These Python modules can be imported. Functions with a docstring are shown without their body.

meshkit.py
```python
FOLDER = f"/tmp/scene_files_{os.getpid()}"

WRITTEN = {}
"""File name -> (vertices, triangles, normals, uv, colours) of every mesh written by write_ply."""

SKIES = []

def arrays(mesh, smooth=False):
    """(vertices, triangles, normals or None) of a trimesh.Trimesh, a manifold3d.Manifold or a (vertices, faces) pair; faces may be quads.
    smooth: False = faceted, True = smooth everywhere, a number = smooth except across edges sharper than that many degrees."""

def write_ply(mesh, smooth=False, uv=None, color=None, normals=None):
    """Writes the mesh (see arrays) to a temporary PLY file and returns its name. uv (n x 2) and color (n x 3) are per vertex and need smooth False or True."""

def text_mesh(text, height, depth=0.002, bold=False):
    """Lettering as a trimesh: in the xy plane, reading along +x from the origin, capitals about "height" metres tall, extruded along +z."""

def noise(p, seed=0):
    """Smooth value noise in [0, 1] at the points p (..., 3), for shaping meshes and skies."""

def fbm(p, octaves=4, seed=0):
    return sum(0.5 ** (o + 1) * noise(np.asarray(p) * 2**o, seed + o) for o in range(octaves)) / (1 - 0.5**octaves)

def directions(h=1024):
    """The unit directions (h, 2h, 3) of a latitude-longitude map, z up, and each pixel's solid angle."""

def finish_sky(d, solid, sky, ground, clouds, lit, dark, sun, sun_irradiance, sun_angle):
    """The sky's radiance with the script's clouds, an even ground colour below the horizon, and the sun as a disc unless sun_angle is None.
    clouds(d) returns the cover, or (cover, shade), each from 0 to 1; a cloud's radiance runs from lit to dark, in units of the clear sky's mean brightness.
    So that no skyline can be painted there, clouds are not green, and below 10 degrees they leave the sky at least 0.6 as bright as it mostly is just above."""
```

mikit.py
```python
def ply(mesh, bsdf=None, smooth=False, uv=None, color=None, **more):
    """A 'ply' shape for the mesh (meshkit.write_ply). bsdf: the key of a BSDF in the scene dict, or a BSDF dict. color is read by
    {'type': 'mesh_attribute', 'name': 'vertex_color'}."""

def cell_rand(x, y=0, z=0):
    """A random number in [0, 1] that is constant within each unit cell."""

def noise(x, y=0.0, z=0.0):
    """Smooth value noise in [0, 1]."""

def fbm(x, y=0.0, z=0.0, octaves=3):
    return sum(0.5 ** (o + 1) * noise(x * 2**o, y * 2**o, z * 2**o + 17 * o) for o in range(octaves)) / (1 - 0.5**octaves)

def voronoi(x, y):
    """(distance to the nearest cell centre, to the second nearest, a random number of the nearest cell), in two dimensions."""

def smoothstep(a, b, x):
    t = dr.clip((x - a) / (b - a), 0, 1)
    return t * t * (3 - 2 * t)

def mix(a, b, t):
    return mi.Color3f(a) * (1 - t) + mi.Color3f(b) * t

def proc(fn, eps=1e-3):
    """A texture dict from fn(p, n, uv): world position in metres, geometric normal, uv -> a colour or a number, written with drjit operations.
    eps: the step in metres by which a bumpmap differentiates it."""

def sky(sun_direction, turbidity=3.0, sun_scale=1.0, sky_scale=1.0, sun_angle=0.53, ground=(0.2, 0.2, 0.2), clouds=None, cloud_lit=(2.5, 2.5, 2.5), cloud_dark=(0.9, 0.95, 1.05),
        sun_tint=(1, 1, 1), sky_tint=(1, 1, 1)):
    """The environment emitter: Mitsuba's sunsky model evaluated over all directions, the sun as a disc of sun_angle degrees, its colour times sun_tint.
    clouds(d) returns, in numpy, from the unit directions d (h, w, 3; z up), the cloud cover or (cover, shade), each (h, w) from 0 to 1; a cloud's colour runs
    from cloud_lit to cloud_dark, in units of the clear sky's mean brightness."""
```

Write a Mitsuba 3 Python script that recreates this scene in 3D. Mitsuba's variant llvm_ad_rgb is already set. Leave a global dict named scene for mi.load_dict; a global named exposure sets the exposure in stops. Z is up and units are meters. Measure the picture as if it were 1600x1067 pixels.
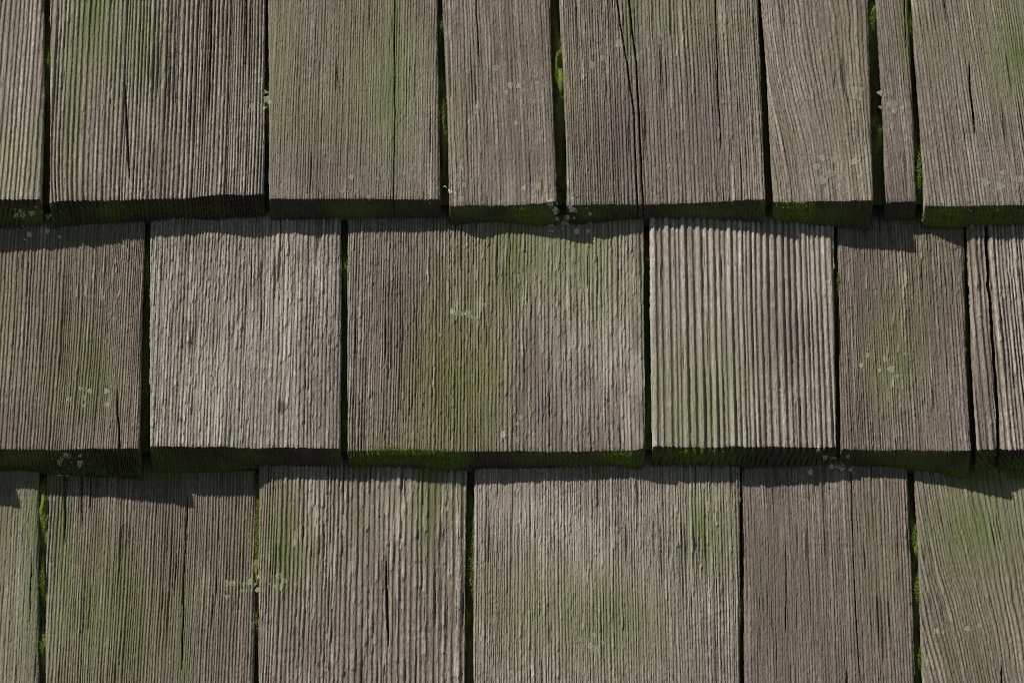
import math, numpy as np, trimesh, mitsuba as mi, mikit, meshkit

# ------------------------------------------------------------------ camera, sky, exposure
# The roof is measured in "r", 0.45 mm, in its own frame: U along the eaves, V up the slope, N out of the roof.
R = 0.00045
PITCH, VIEW, DIST = math.radians(35), math.radians(19), 5600.0
T, E0 = 40.0, 407.0                       # butt thickness and exposure of a course, in r
SLOPE = T / E0
X = np.array([1.0, 0, 0]); V = np.array([0, math.cos(PITCH), math.sin(PITCH)]); N = np.array([0, -math.sin(PITCH), math.cos(PITCH)])
ORIGIN = np.array([0, 0, 3.0])
FRAME = np.stack([X, V, N])


def world(p):
    return np.asarray(p, float) @ FRAME * R + ORIGIN


EYE = np.array([0, -DIST * math.sin(VIEW), DIST * math.cos(VIEW)])
FWD = np.array([0, math.sin(VIEW), -math.cos(VIEW)]); UP = np.array([0, math.cos(VIEW), math.sin(VIEW)])
TILT = math.atan(SLOPE)
vs = np.array([0, math.cos(TILT), -math.sin(TILT)]); ns = np.array([0, math.sin(TILT), math.cos(TILT)])
SUN = (-1.13 * np.array([1.0, 0, 0]) + 0.90 * vs + 1.0 * ns) @ FRAME
exposure = 1.38
scene = {
    "type": "scene",
    "camera": {"type": "perspective", "fov": 2 * math.degrees(math.atan(800 / DIST)), "fov_axis": "x", "near_clip": 0.05, "far_clip": 3000.0,
               "to_world": mi.ScalarTransform4f().look_at(origin=world(EYE).tolist(), target=world([0, 0, 0]).tolist(), up=(UP @ FRAME).tolist())},
    "sky": mikit.sky(SUN.tolist(), turbidity=3, sky_scale=0.74, sun_angle=1.1, sun_tint=(0.94, 1.0, 1.12), sky_tint=(1.0, 0.93, 0.82),
                     clouds=lambda d: np.full(d.shape[:2], 0.6), cloud_lit=(1.08, 0.99, 0.86), ground=(0.12, 0.13, 0.09)),
}
labels = {}

# ------------------------------------------------------------------ helpers


def vnoise(x, y, seed=0):
    """Smooth value noise in [0, 1] on two numpy arrays."""
    x, y = np.broadcast_arrays(np.asarray(x, float), np.asarray(y, float))
    i, j = np.floor(x).astype(np.int64), np.floor(y).astype(np.int64)
    a, b = x - i, y - j
    a, b = a * a * (3 - 2 * a), b * b * (3 - 2 * b)

    def h(p, q):
        k = (p * 374761393 + q * 668265263 + seed * 982451653) & 0xFFFFFFFF
        k = ((k ^ (k >> 13)) * 1274126177) & 0xFFFFFFFF
        return ((k ^ (k >> 16)) & 0xFFFFFF) / 16777215.0
    return (h(i, j) * (1 - a) + h(i + 1, j) * a) * (1 - b) + (h(i, j + 1) * (1 - a) + h(i + 1, j + 1) * a) * b


def hashr(i, j=0, seed=0):
    k = (np.asarray(i, np.int64) * 374761393 + np.asarray(j, np.int64) * 668265263 + seed * 982451653 + 77) & 0xFFFFFFFF
    k = ((k ^ (k >> 13)) * 1274126177) & 0xFFFFFFFF
    k = ((k ^ (k >> 15)) * 668265263) & 0xFFFFFFFF
    return ((k ^ (k >> 16)) & 0xFFFFFF) / 16777215.0


def fb(x, y, seed=0, octaves=3):
    return sum(0.5 ** (o + 1) * vnoise(x * 2 ** o, y * 2 ** o, seed + 31 * o) for o in range(octaves)) / (1 - 0.5 ** octaves)


def sstep(a, b, x):
    t = np.clip((x - a) / (b - a), 0, 1)
    return t * t * (3 - 2 * t)


def ray(x, y):
    return FWD + (x - 800) / DIST * np.array([1.0, 0, 0]) + (533.5 - y) / DIST * UP


def on_plane(x, y, n0, v0, slope):
    """Where the sight line of a measured point meets the plane n = n0 - slope (v - v0): (u, v)."""
    d = ray(x, y)
    s = (n0 - slope * (EYE[1] - v0) - EYE[2]) / (d[2] + slope * d[1])
    p = EYE + s * d
    return p[0], p[1]


EDGE_Y = [-73.0, 314.0, 701.0, 1091.0, 1480.0]
VK = [on_plane(800, y, T, 0, 0)[1] for y in EDGE_Y]
VK[0], VK[3], VK[4] = VK[1] + E0, VK[2] - E0, VK[2] - 2 * E0


def project(p):
    q = np.asarray(p, float) - EYE
    z = q @ FWD
    return 800 + DIST * q[..., 0] / z, 533.5 - DIST * (q @ UP) / z, z


def grid_faces(nr, nc, base=0, flip=False):
    i, j = np.meshgrid(np.arange(nr - 1), np.arange(nc - 1), indexing="ij")
    a = (i * nc + j).ravel() + base
    q = np.stack([a, a + 1, a + nc + 1, a + nc], 1)
    if flip:
        q = q[:, ::-1]
    return np.vstack([q[:, [0, 1, 2]], q[:, [0, 2, 3]]])


# ------------------------------------------------------------------ materials
scene["wood"] = {"type": "twosided", "bsdf": {"type": "bumpmap", "arbitrary": mikit.proc(
    lambda p, n, uv: mikit.noise(uv.x / 1.1, uv.y / 9.0) * 0.6 + mikit.noise(uv.x / 0.9, uv.y / 1.6) * 0.4, eps=0.0002), "scale": 0.00025,
    "bsdf": {"type": "principled", "base_color": {"type": "mesh_attribute", "name": "vertex_color"}, "roughness": 0.85, "specular": 0.2}}}
scene["moss_bsdf"] = {"type": "twosided", "bsdf": {"type": "diffuse", "reflectance": {"type": "mesh_attribute", "name": "vertex_color"}}}
scene["lichen_bsdf"] = {"type": "twosided", "bsdf": {"type": "diffuse", "reflectance": {"type": "mesh_attribute", "name": "vertex_color"}}}
scene["deck_bsdf"] = {"type": "twosided", "bsdf": {"type": "diffuse", "reflectance": mikit.proc(
    lambda p, n, uv: mikit.mix([0.03, 0.027, 0.022], [0.05, 0.045, 0.035], mikit.fbm(p.x * 60, p.y * 8, p.z * 8)))}}
scene["ground_bsdf"] = {"type": "diffuse", "reflectance": mikit.proc(
    lambda p, n, uv: mikit.mix([0.05, 0.08, 0.025], [0.09, 0.11, 0.04], mikit.fbm(p.x * 1.3, p.y * 1.3, 0)))}

# ------------------------------------------------------------------ the shingles
# k: course (1, 2, 3 in view); L, Rt: measured side edges; B: measured butt edge; H: (place, height of the butt's upper edge over the course below)
# per: [(place, ring width)]; amp: ring relief; flake: (height, share); fib: fine fibre relief; col: weathered wood, its recessed early wood
GREY, TAUPE, BROWN, SILVER, PURP, OLIVE = (.285, .265, .232), (.27, .243, .212), (.222, .196, .165), (.37, .352, .312), (.225, .195, .186), (.235, .218, .165)
GREEN, LGREEN, OLIVEG = (.125, .185, .05), (.225, .265, .155), (.165, .172, .095)
SH = [
    dict(k=1, L=[(-190, 0), (-190, 312)], Rt=[(68, 0), (69, 150), (66, 312)], B=[(-200, 314), (0, 312), (66, 311)], H=[(-69, 61), (0, 58), (66, 54)],
         per=[(-190, 6), (0, 7), (66, 9)], amp=1.7, flake=(.6, .1), col=SILVER, fib=.5, lev=0,
         green=[(20, 240, 45, 70, .55, LGREEN), (5, 40, 30, 60, .2, GREEN)], label="pale silvery ribbed shingle cut off by the left edge in the top course"),
    dict(slivers=[(300, 70, 50, 70, 16), (320, 170, 50, 60, 14), (160, 160, 60, 80, 8)], k=1, L=[(78, 0), (79, 150), (80, 316)], Rt=[(414, 0), (413, 304)], B=[(80, 316), (100, 313), (200, 312), (300, 308), (413, 303)],
         H=[(80, 53), (180, 42), (251, 42), (285, 38), (320, 45), (342, 50), (384, 43), (413, 43)],
         per=[(80, 9.2), (150, 9.4), (172, 7.6), (250, 7.8), (300, 6), (413, 5)], amp=2.9, flake=(1.3, .35), col=(.31, .288, .248), fib=.7, lev=0, calm=.4, bow=(13, 80, 60),
         green=[(150, 15, 26, 60, .9, GREEN), (222, 60, 14, 70, .5, GREEN), (180, 60, 80, 110, .45, LGREEN), (97, 180, 12, 150, .4, OLIVEG), (120, 160, 8, 120, .5, GREEN), (355, 90, 30, 80, .3, OLIVEG)],
         cracks=[([(195, 125), (198, 190), (203, 280)], 3.5, 8), ([(330, 0), (329, 90), (326, 185)], 3, 7), ([(385, 0), (384, 120)], 2.2, 5)],
         label="widest shingle of the top course, with deep rounded ribs on its left half and a green top"),
    dict(k=1, L=[(419, 0), (420, 150), (421, 310)], Rt=[(684, 0), (685, 130), (688, 312)], B=[(421, 310), (550, 310), (688, 312)], H=[(421, 43), (467, 40), (600, 37), (688, 35)],
         per=[(420, 4.5), (690, 5)], amp=.8, flake=(.7, .08), col=TAUPE, fib=.8, lev=0,
         green=[(612, 130, 50, 100, .75, LGREEN), (618, 60, 6, 200, .7, GREEN), (612, 140, 16, 50, .5, GREEN), (480, 185, 60, 50, .5, OLIVEG), (440, 90, 25, 110, .45, LGREEN), (560, 60, 90, 90, .35, OLIVEG)],
         purple=[(520, 265, 120, 40, .5)], cracks=[([(617, 0), (617, 200), (615, 312)], 1.6, 5), ([(524, 104), (530, 130), (533, 150)], 2.2, 4)],
         label="fine grained shingle washed with green around a long hairline crack in the top course"),
    dict(k=1, L=[(691, 0), (696, 100), (700, 210), (702, 320)], Rt=[(860, 0), (862, 100), (866, 200), (870, 313)], B=[(702, 322), (740, 320), (850, 317), (870, 313)],
         H=[(702, 38), (757, 30), (790, 32), (815, 37), (845, 44), (870, 50)], per=[(690, 6), (870, 6)], amp=.75, flake=(.6, .06), col=(.265, .236, .2), fib=.8, lev=0,
         slant=.035, green=[(728, 160, 26, 80, .55, OLIVEG), (800, 60, 40, 80, .15, OLIVEG)], purple=[(815, 250, 45, 35, .6)],
         cracks=[([(745, 0), (747, 60), (750, 110)], 1.5, 4)], label="narrow plain shingle dotted with pale lichen between two mossy gaps in the top course"),
    dict(slivers=[(1080, 120, 70, 90, 16), (930, 100, 40, 80, 8)], k=1, L=[(874, 0), (879, 94), (884, 200), (886, 320)], Rt=[(1185, 0), (1189, 130), (1195, 312)], B=[(886, 321), (1000, 319), (1120, 315), (1195, 311)],
         H=[(886, 38), (906, 38), (952, 33), (970, 29), (1009, 24), (1060, 26), (1118, 32), (1171, 43), (1195, 47)],
         per=[(880, 5), (960, 4), (1000, 8), (1200, 4.5)], amp=1.1, flake=(.9, .14), col=(.255, .228, .2), fib=1.0, lev=0, slant=.02,
         green=[(905, 150, 22, 90, .55, OLIVEG), (1050, 10, 60, 60, .5, LGREEN), (985, 20, 5, 70, .8, GREEN), (1085, 50, 30, 50, .35, OLIVEG), (1150, 60, 30, 70, .25, LGREEN)],
         purple=[(970, 200, 40, 90, .7), (1100, 200, 45, 120, .6)],
         cracks=[([(964, 0), (978, 90), (990, 170), (997, 320)], 2.4, 7), ([(983, 0), (994, 100), (1000, 210), (1006, 320)], 3.0, 9), ([(1118, 0), (1122, 150), (1127, 236)], 1.7, 6), ([(1030, 60), (1034, 160)], 1.4, 4)],
         label="shingle with two long curving cracks running side by side in the top course"),
    dict(k=1, L=[(1189, 0), (1197, 94), (1202, 190), (1208, 315)], Rt=[(1356, 0), (1360, 150), (1363, 313)], B=[(1208, 315), (1280, 314), (1363, 313)],
         H=[(1208, 35), (1245, 37), (1275, 46), (1310, 47), (1363, 54)], per=[(1200, 5.5), (1300, 7), (1363, 7.5)], amp=1.0, flake=(.8, .1), col=(.285, .258, .212), fib=.8, lev=0,
         slant=.02, wave=(20, 1240, 170, 75, 110), green=[(1320, 60, 40, 70, .4, OLIVEG), (1330, 200, 40, 60, .25, OLIVEG), (1225, 230, 30, 60, .2, OLIVEG)],
         cracks=[([(1305, 105), (1303, 145)], 1.8, 4), ([(1323, 100), (1323, 123)], 2, 4)], label="shingle with swirling slanted grain in the top course"),
    dict(k=1, L=[(1369, 0), (1375, 94), (1381, 200), (1384, 316)], Rt=[(1418, 0), (1424, 112), (1429, 225), (1433, 314)], B=[(1384, 316), (1433, 314)], H=[(1384, 29), (1433, 29)],
         per=[(1369, 5), (1433, 5)], amp=.8, flake=(.7, .08), col=(.258, .228, .2), fib=.8, lev=0, slant=.05, green=[(1414, 40, 8, 60, .6, GREEN), (1395, 30, 20, 60, .3, OLIVEG)],
         purple=[(1410, 300, 40, 30, .4)], cracks=[([(1413, 0), (1417, 80)], 1.5, 4)], label="narrowest shingle, a thin strip between two dark gaps in the top course"),
    dict(k=1, L=[(1424, 0), (1429, 85), (1439, 210), (1444, 318)], Rt=[(1730, 0), (1735, 320)], B=[(1444, 321), (1500, 322), (1600, 320), (1735, 320)], H=[(1444, 38), (1490, 36), (1560, 39), (1700, 40)],
         per=[(1424, 6.5), (1500, 6), (1600, 4.5)], amp=1.1, flake=(.8, .1), col=(.275, .25, .208), fib=.8, lev=0, slant=.07,
         green=[(1450, 40, 24, 60, .4, LGREEN), (1555, 50, 40, 90, .4, LGREEN), (1585, 90, 22, 70, .55, GREEN), (1490, 80, 40, 80, .2, OLIVEG)],
         cracks=[([(1514, 94), (1517, 150), (1523, 212)], 3.4, 9), ([(1475, 0), (1480, 40)], 1.6, 4)], label="shingle with a short open split near its middle at the right end of the top course"),
    # ---- middle course
    dict(slivers=[(130, 410, 60, 50, 14), (170, 470, 40, 80, 12)], k=2, L=[(-42, 350), (-40, 700)], Rt=[(226, 345), (221, 520), (219, 700)], B=[(-40, 700), (0, 701), (110, 702), (219, 700)], H=[(-40, 38), (27, 40), (95, 40), (146, 48), (191, 53), (219, 58)],
         per=[(-40, 6), (60, 6.5), (120, 5), (226, 4.5)], amp=1.5, flake=(1.1, .35), col=(.262, .232, .19), fib=.8, lev=0,
         green=[(135, 570, 60, 90, .6, OLIVEG), (140, 600, 30, 50, .4, GREEN), (10, 520, 25, 80, .5, LGREEN), (70, 430, 50, 60, .25, OLIVEG)],
         purple=[(90, 680, 160, 40, .3), (10, 660, 30, 50, .5), (168, 440, 14, 40, .4)], cracks=[([(184, 603), (186, 650), (190, 700)], 2.8, 8)],
         label="ribbed shingle with a broad green stain at the left end of the middle course"),
    dict(slivers=[(440, 440, 22, 90, 34), (335, 520, 45, 110, 44), (300, 420, 50, 60, 12), (500, 480, 30, 110, 16), (330, 630, 60, 60, 24)], k=2, L=[(235, 345), (234, 520), (235.5, 697)], Rt=[(533, 345), (533, 520), (531.5, 700)], B=[(235, 696), (300, 698), (420, 699), (531, 700)],
         H=[(235, 44), (350, 43), (362, 36), (400, 30), (473, 32), (531, 33)], per=[(235, 5.5), (300, 6.6), (380, 7.4), (440, 7.6), (533, 6)], amp=1.1, flake=(1.8, .75), col=(.318, .313, .292), fib=.8, lev=0,
         green=[(310, 560, 60, 130, .12, LGREEN), (430, 420, 30, 50, .15, LGREEN), (300, 350, 25, 14, .4, GREEN)], purple=[(500, 600, 40, 100, .25), (330, 480, 30, 90, .25), (300, 380, 40, 30, .3)],
         pale=[(440, 450, 20, 140, .7), (320, 560, 40, 110, .4), (350, 600, 25, 90, .4)], knots=[(441, 638, 9, 16), (285, 660, 4, 7)],
         label="silvery flaking shingle with a small dark knot low down in the middle course"),
    dict(slivers=[(850, 500, 80, 80, 34), (940, 440, 60, 70, 16), (720, 470, 50, 90, 14), (880, 620, 90, 60, 14), (640, 560, 60, 100, 10)], k=2, L=[(543, 345), (543, 520), (543.5, 703)], Rt=[(1006, 345), (1006, 520), (1008, 700)], B=[(543, 703), (600, 702), (680, 703), (720, 705), (800, 704), (900, 705), (960, 703), (990, 702), (1003, 700), (1008, 694)],
         H=[(543, 30), (572, 26), (654, 33), (705, 33), (780, 31), (888, 29), (960, 28), (1000, 38), (1008, 42)], per=[(543, 4.8), (700, 5.6), (800, 7.4), (1006, 8.4)], amp=1.15, flake=(1.7, .6), col=(.27, .244, .208), fib=.9, lev=0,
         green=[(718, 605, 50, 85, 1.1, (.15, .19, .055)), (720, 560, 70, 150, .6, OLIVEG), (805, 400, 26, 50, .75, GREEN), (860, 400, 110, 60, .55, LGREEN), (920, 430, 70, 70, .5, LGREEN), (640, 700, 90, 24, .5, OLIVEG), (560, 400, 14, 40, .35, OLIVEG), (760, 440, 60, 70, .4, OLIVEG), (650, 640, 50, 60, .3, OLIVEG)],
         purple=[(620, 500, 60, 130, .65), (850, 600, 60, 110, .4)], pale=[(935, 520, 50, 110, .55), (880, 560, 40, 90, .35), (985, 600, 24, 100, .5), (970, 420, 40, 50, .3)], cracks=[([(798, 350), (797, 420), (799, 500)], 1.4, 2.5)],
         label="widest shingle of all, stained green below its centre, in the middle course"),
    dict(k=2, L=[(1015, 345), (1016, 520), (1019, 697)], Rt=[(1303, 345), (1304, 520), (1307, 697)], B=[(1019, 697), (1150, 697), (1307, 698)],
         H=[(1019, 40), (1060, 36), (1113, 33), (1150, 38), (1200, 35), (1266, 30), (1300, 27)], per=[(1015, 11.5), (1085, 11.2), (1120, 9.4), (1230, 9), (1307, 8.95)], amp=3.1, flake=(.5, .12), col=(.36, .348, .318), fib=.6, lev=0,
         green=[(1100, 600, 70, 90, .55, LGREEN), (1080, 640, 60, 60, .4, LGREEN)], purple=[(1225, 510, 40, 60, .35), (1240, 580, 50, 110, .25)], pale=[(1265, 440, 40, 70, .45), (1150, 520, 60, 160, .3), (1290, 620, 14, 80, .4)],
         cracks=[([(1068, 520), (1069, 590)], 1.6, 4)], calm=.75, label="pale shingle of straight even ribs like corduroy in the middle course"),
    dict(slivers=[(1400, 430, 70, 90, 18), (1430, 600, 60, 80, 14)], k=2, L=[(1309, 345), (1311, 500), (1314, 702)], Rt=[(1507, 350), (1509, 500), (1514, 702)], B=[(1314, 701), (1420, 702), (1514, 703)], H=[(1314, 24), (1384, 23), (1400, 29), (1437, 31), (1454, 35), (1514, 50)],
         per=[(1309, 4.5), (1514, 5.5)], amp=.9, flake=(1.4, .5), col=(.215, .188, .162), fib=.9, lev=-8, green=[(1390, 540, 55, 80, .55, OLIVEG), (1395, 580, 26, 50, .5, GREEN), (1450, 420, 50, 60, .4, OLIVEG)],
         purple=[(1345, 440, 35, 90, .6), (1480, 500, 26, 60, .5), (1350, 640, 60, 60, .5)], label="dark narrow shingle with an olive patch, second from the right in the middle course"),
    dict(slivers=[(1580, 420, 22, 50, 16), (1527, 420, 6, 60, 5)], pale=[(1585, 430, 30, 90, .4)], k=2, L=[(1511, 350), (1516, 480), (1525, 703)], Rt=[(1740, 350), (1742, 700)], B=[(1525, 703), (1560, 702), (1600, 702), (1742, 702)], H=[(1525, 40), (1567, 30), (1640, 34), (1742, 36)],
         per=[(1511, 9), (1545, 9), (1600, 6.5)], amp=2.2, flake=(1.7, .5), col=(.30, .274, .236), fib=.8, lev=0, slant=.03, purple=[(1535, 640, 16, 90, .4)], green=[(1512, 380, 8, 60, .4, OLIVEG)],
         cracks=[([(1540, 345), (1544, 440), (1550, 510), (1556, 600), (1560, 705)], 5.0, 22)], label="shingle with a long black split from top to butt at the right end of the middle course"),
    # ---- bottom course
    dict(k=3, L=[(-190, 740), (-190, 1090)], Rt=[(61, 740), (60, 900), (59, 1090)], B=[(-190, 1090), (59, 1089)], H=[(-190, 40), (59, 40)], per=[(-190, 5), (61, 5)], amp=.85, flake=(.7, .1), col=(.262, .245, .195), fib=.8, lev=0,
         green=[(55, 840, 10, 120, .6, GREEN), (30, 950, 60, 180, .45, LGREEN), (20, 800, 40, 40, .2, OLIVEG)], cracks=[([(50, 860), (46, 980)], 1.5, 4)], label="greenish fine grained shingle at the left end of the bottom course"),
    dict(k=3, L=[(72, 740), (71, 900), (70, 1090)], Rt=[(399, 740), (398, 900), (396, 1090)], B=[(70, 1090), (396, 1088)], H=[(70, 40), (396, 42)], per=[(72, 6.5), (200, 5), (396, 5.5)], amp=1.5, flake=(.5, .08), col=(.255, .233, .185), fib=.9, lev=-8,
         green=[(100, 850, 10, 140, .6, GREEN), (180, 960, 60, 110, .55, OLIVEG), (175, 970, 45, 90, .45, GREEN), (290, 940, 60, 120, .4, OLIVEG), (285, 1020, 8, 90, .5, GREEN), (380, 830, 14, 70, .4, OLIVEG), (110, 1000, 50, 90, .35, LGREEN)],
         purple=[(280, 830, 60, 60, .3)], cracks=[([(101, 735), (101, 850)], 3.6, 5), ([(128, 735), (127, 825)], 2.8, 4), ([(142, 735), (141, 810)], 2.4, 4), ([(293, 770), (287, 900), (284, 1060)], 2.2, 6), ([(276, 860), (272, 930)], 2, 5)],
         label="wide shingle of close straight grain with green streaks, second in the bottom course"),
    dict(slivers=[(490, 850, 34, 110, 46), (630, 790, 34, 60, 22), (545, 950, 60, 100, 26), (420, 800, 20, 60, 8), (700, 830, 24, 80, 8)], k=3, L=[(405, 735), (404, 900), (404, 1090)], Rt=[(730, 735), (727, 900), (726, 1090)], B=[(404, 1090), (726, 1090)], H=[(404, 42), (726, 42)], per=[(405, 5.5), (450, 7), (540, 8.6), (640, 9), (726, 9.6)], amp=1.6, flake=(2.0, .6), col=(.305, .28, .24), fib=.8, lev=2,
         green=[(450, 850, 45, 90, .75, OLIVEG), (445, 850, 18, 60, .55, GREEN), (545, 790, 50, 90, .4, OLIVEG), (670, 790, 34, 90, .6, OLIVEG), (668, 770, 12, 50, .6, GREEN), (720, 780, 14, 60, .3, LGREEN)],
         purple=[(560, 950, 60, 110, .3), (470, 1020, 50, 60, .3)], pale=[(490, 850, 24, 120, .7), (630, 790, 18, 50, .5), (560, 960, 14, 60, .4)], cracks=[([(603, 868), (604, 920), (607, 1012)], 3.6, 12)],
         label="rough peeling shingle with bright slivers and a short black split in the bottom course"),
    dict(slivers=[(950, 860, 150, 110, 40), (1090, 830, 50, 80, 16), (850, 800, 60, 60, 16)], k=3, L=[(741, 740), (740, 900), (740, 1090)], Rt=[(1156, 735), (1156, 900), (1157, 1090)], B=[(740, 1090), (1157, 1090)], H=[(740, 42), (1157, 40)], per=[(741, 6), (850, 5.2), (1157, 5.8)], amp=1.25, flake=(1.4, .45), col=(.30, .28, .245), fib=.8, lev=3,
         green=[(1105, 830, 40, 70, .75, LGREEN), (1102, 835, 18, 40, .6, GREEN), (860, 960, 100, 70, .65, LGREEN), (960, 965, 40, 40, .35, GREEN), (960, 980, 70, 70, .45, LGREEN), (960, 960, 90, 40, .3, OLIVEG), (775, 880, 40, 70, .35, OLIVEG), (1145, 790, 10, 60, .4, OLIVEG)],
         pale=[(810, 810, 70, 80, .55), (900, 880, 90, 80, .4), (1090, 780, 30, 40, .4), (1000, 900, 60, 120, .3)], smooth=(795, 775, 26, 40), label="wide pale shingle with a bright green smear near its top right corner in the bottom course"),
    dict(k=3, L=[(1159, 735), (1161, 900), (1163, 1090)], Rt=[(1418, 728), (1425, 900), (1431, 1090)], B=[(1163, 1090), (1431, 1088)], H=[(1163, 38), (1431, 40)], per=[(1159, 5.5), (1431, 5)], amp=.85, flake=(.7, .1), col=(.248, .218, .195), fib=.9, lev=-2,
         purple=[(1210, 900, 40, 180, .5), (1290, 980, 60, 100, .4)], green=[(1195, 880, 22, 70, .35, OLIVEG), (1365, 880, 40, 120, .35, OLIVEG), (1395, 900, 20, 80, .25, OLIVEG)], pale=[(1224, 832, 6, 8, .8)],
         cracks=[([(1323, 1050), (1324, 1092)], 4, 10), ([(1330, 740), (1334, 900), (1345, 1080)], 1.4, 4), ([(1228, 840), (1228, 1000)], 1.4, 4)], label="purplish brown smooth grained shingle, second from the right in the bottom course"),
    dict(k=3, L=[(1428, 728), (1435, 850), (1442, 1090)], Rt=[(1740, 735), (1745, 1090)], B=[(1442, 1090), (1745, 1090)], H=[(1442, 40), (1745, 40)], per=[(1428, 6.5), (1600, 7)], amp=1.15, flake=(.6, .08), col=(.275, .252, .2), fib=.8, lev=-3, slant=.09,
         wave=(16, 1480, 930, 60, 130), green=[(1520, 820, 60, 80, .65, LGREEN), (1520, 830, 40, 45, .7, GREEN), (1590, 790, 40, 60, .4, LGREEN), (1500, 1030, 70, 50, .4, OLIVEG), (1560, 900, 60, 70, .3, OLIVEG)],
         cracks=[([(1564, 1040), (1567, 1092)], 3, 9)], label="olive tinted shingle with leaning grain at the right end of the bottom course"),
]
# shingles past the frame, so that the roof goes on
_rg = np.random.default_rng(5)
for k in range(5):
    spans = []
    if k in (1, 2, 3):
        left = min(s["L"][0][0] for s in SH if s["k"] == k); right = max(s["Rt"][-1][0] for s in SH if s["k"] == k)
        x = left - 9
        for _ in range(2 if left > -100 else 1):
            w = _rg.uniform(170, 320); spans.append((x - w, x)); x -= w + 10
        w = _rg.uniform(200, 320); spans.append((right + 10, right + 10 + w))
    else:
        x = -520.0
        while x < 2000:
            w = _rg.uniform(150, 380); spans.append((x, x + w)); x += w + _rg.uniform(7, 14)
    for a, b in spans:
        y1 = EDGE_Y[k]
        SH.append(dict(k=k, L=[(a, y1 - 350), (a, y1)], Rt=[(b, y1 - 350), (b, y1)], B=[(a, y1), (b, y1)], H=[(a, 40), (b, 64 if (k == 2 and b < 0 and b > -60) else 40)], per=[(a, 7), (b, 7)], amp=1.2, flake=(.8, .1),
                       col=[TAUPE, GREY, BROWN, OLIVE][int(_rg.integers(4))], fib=.6, lev=float(_rg.uniform(-3, 3)), coarse=True, green=[((a + b) / 2, y1 - 150, 60, 90, .4, OLIVEG)]))
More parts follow.
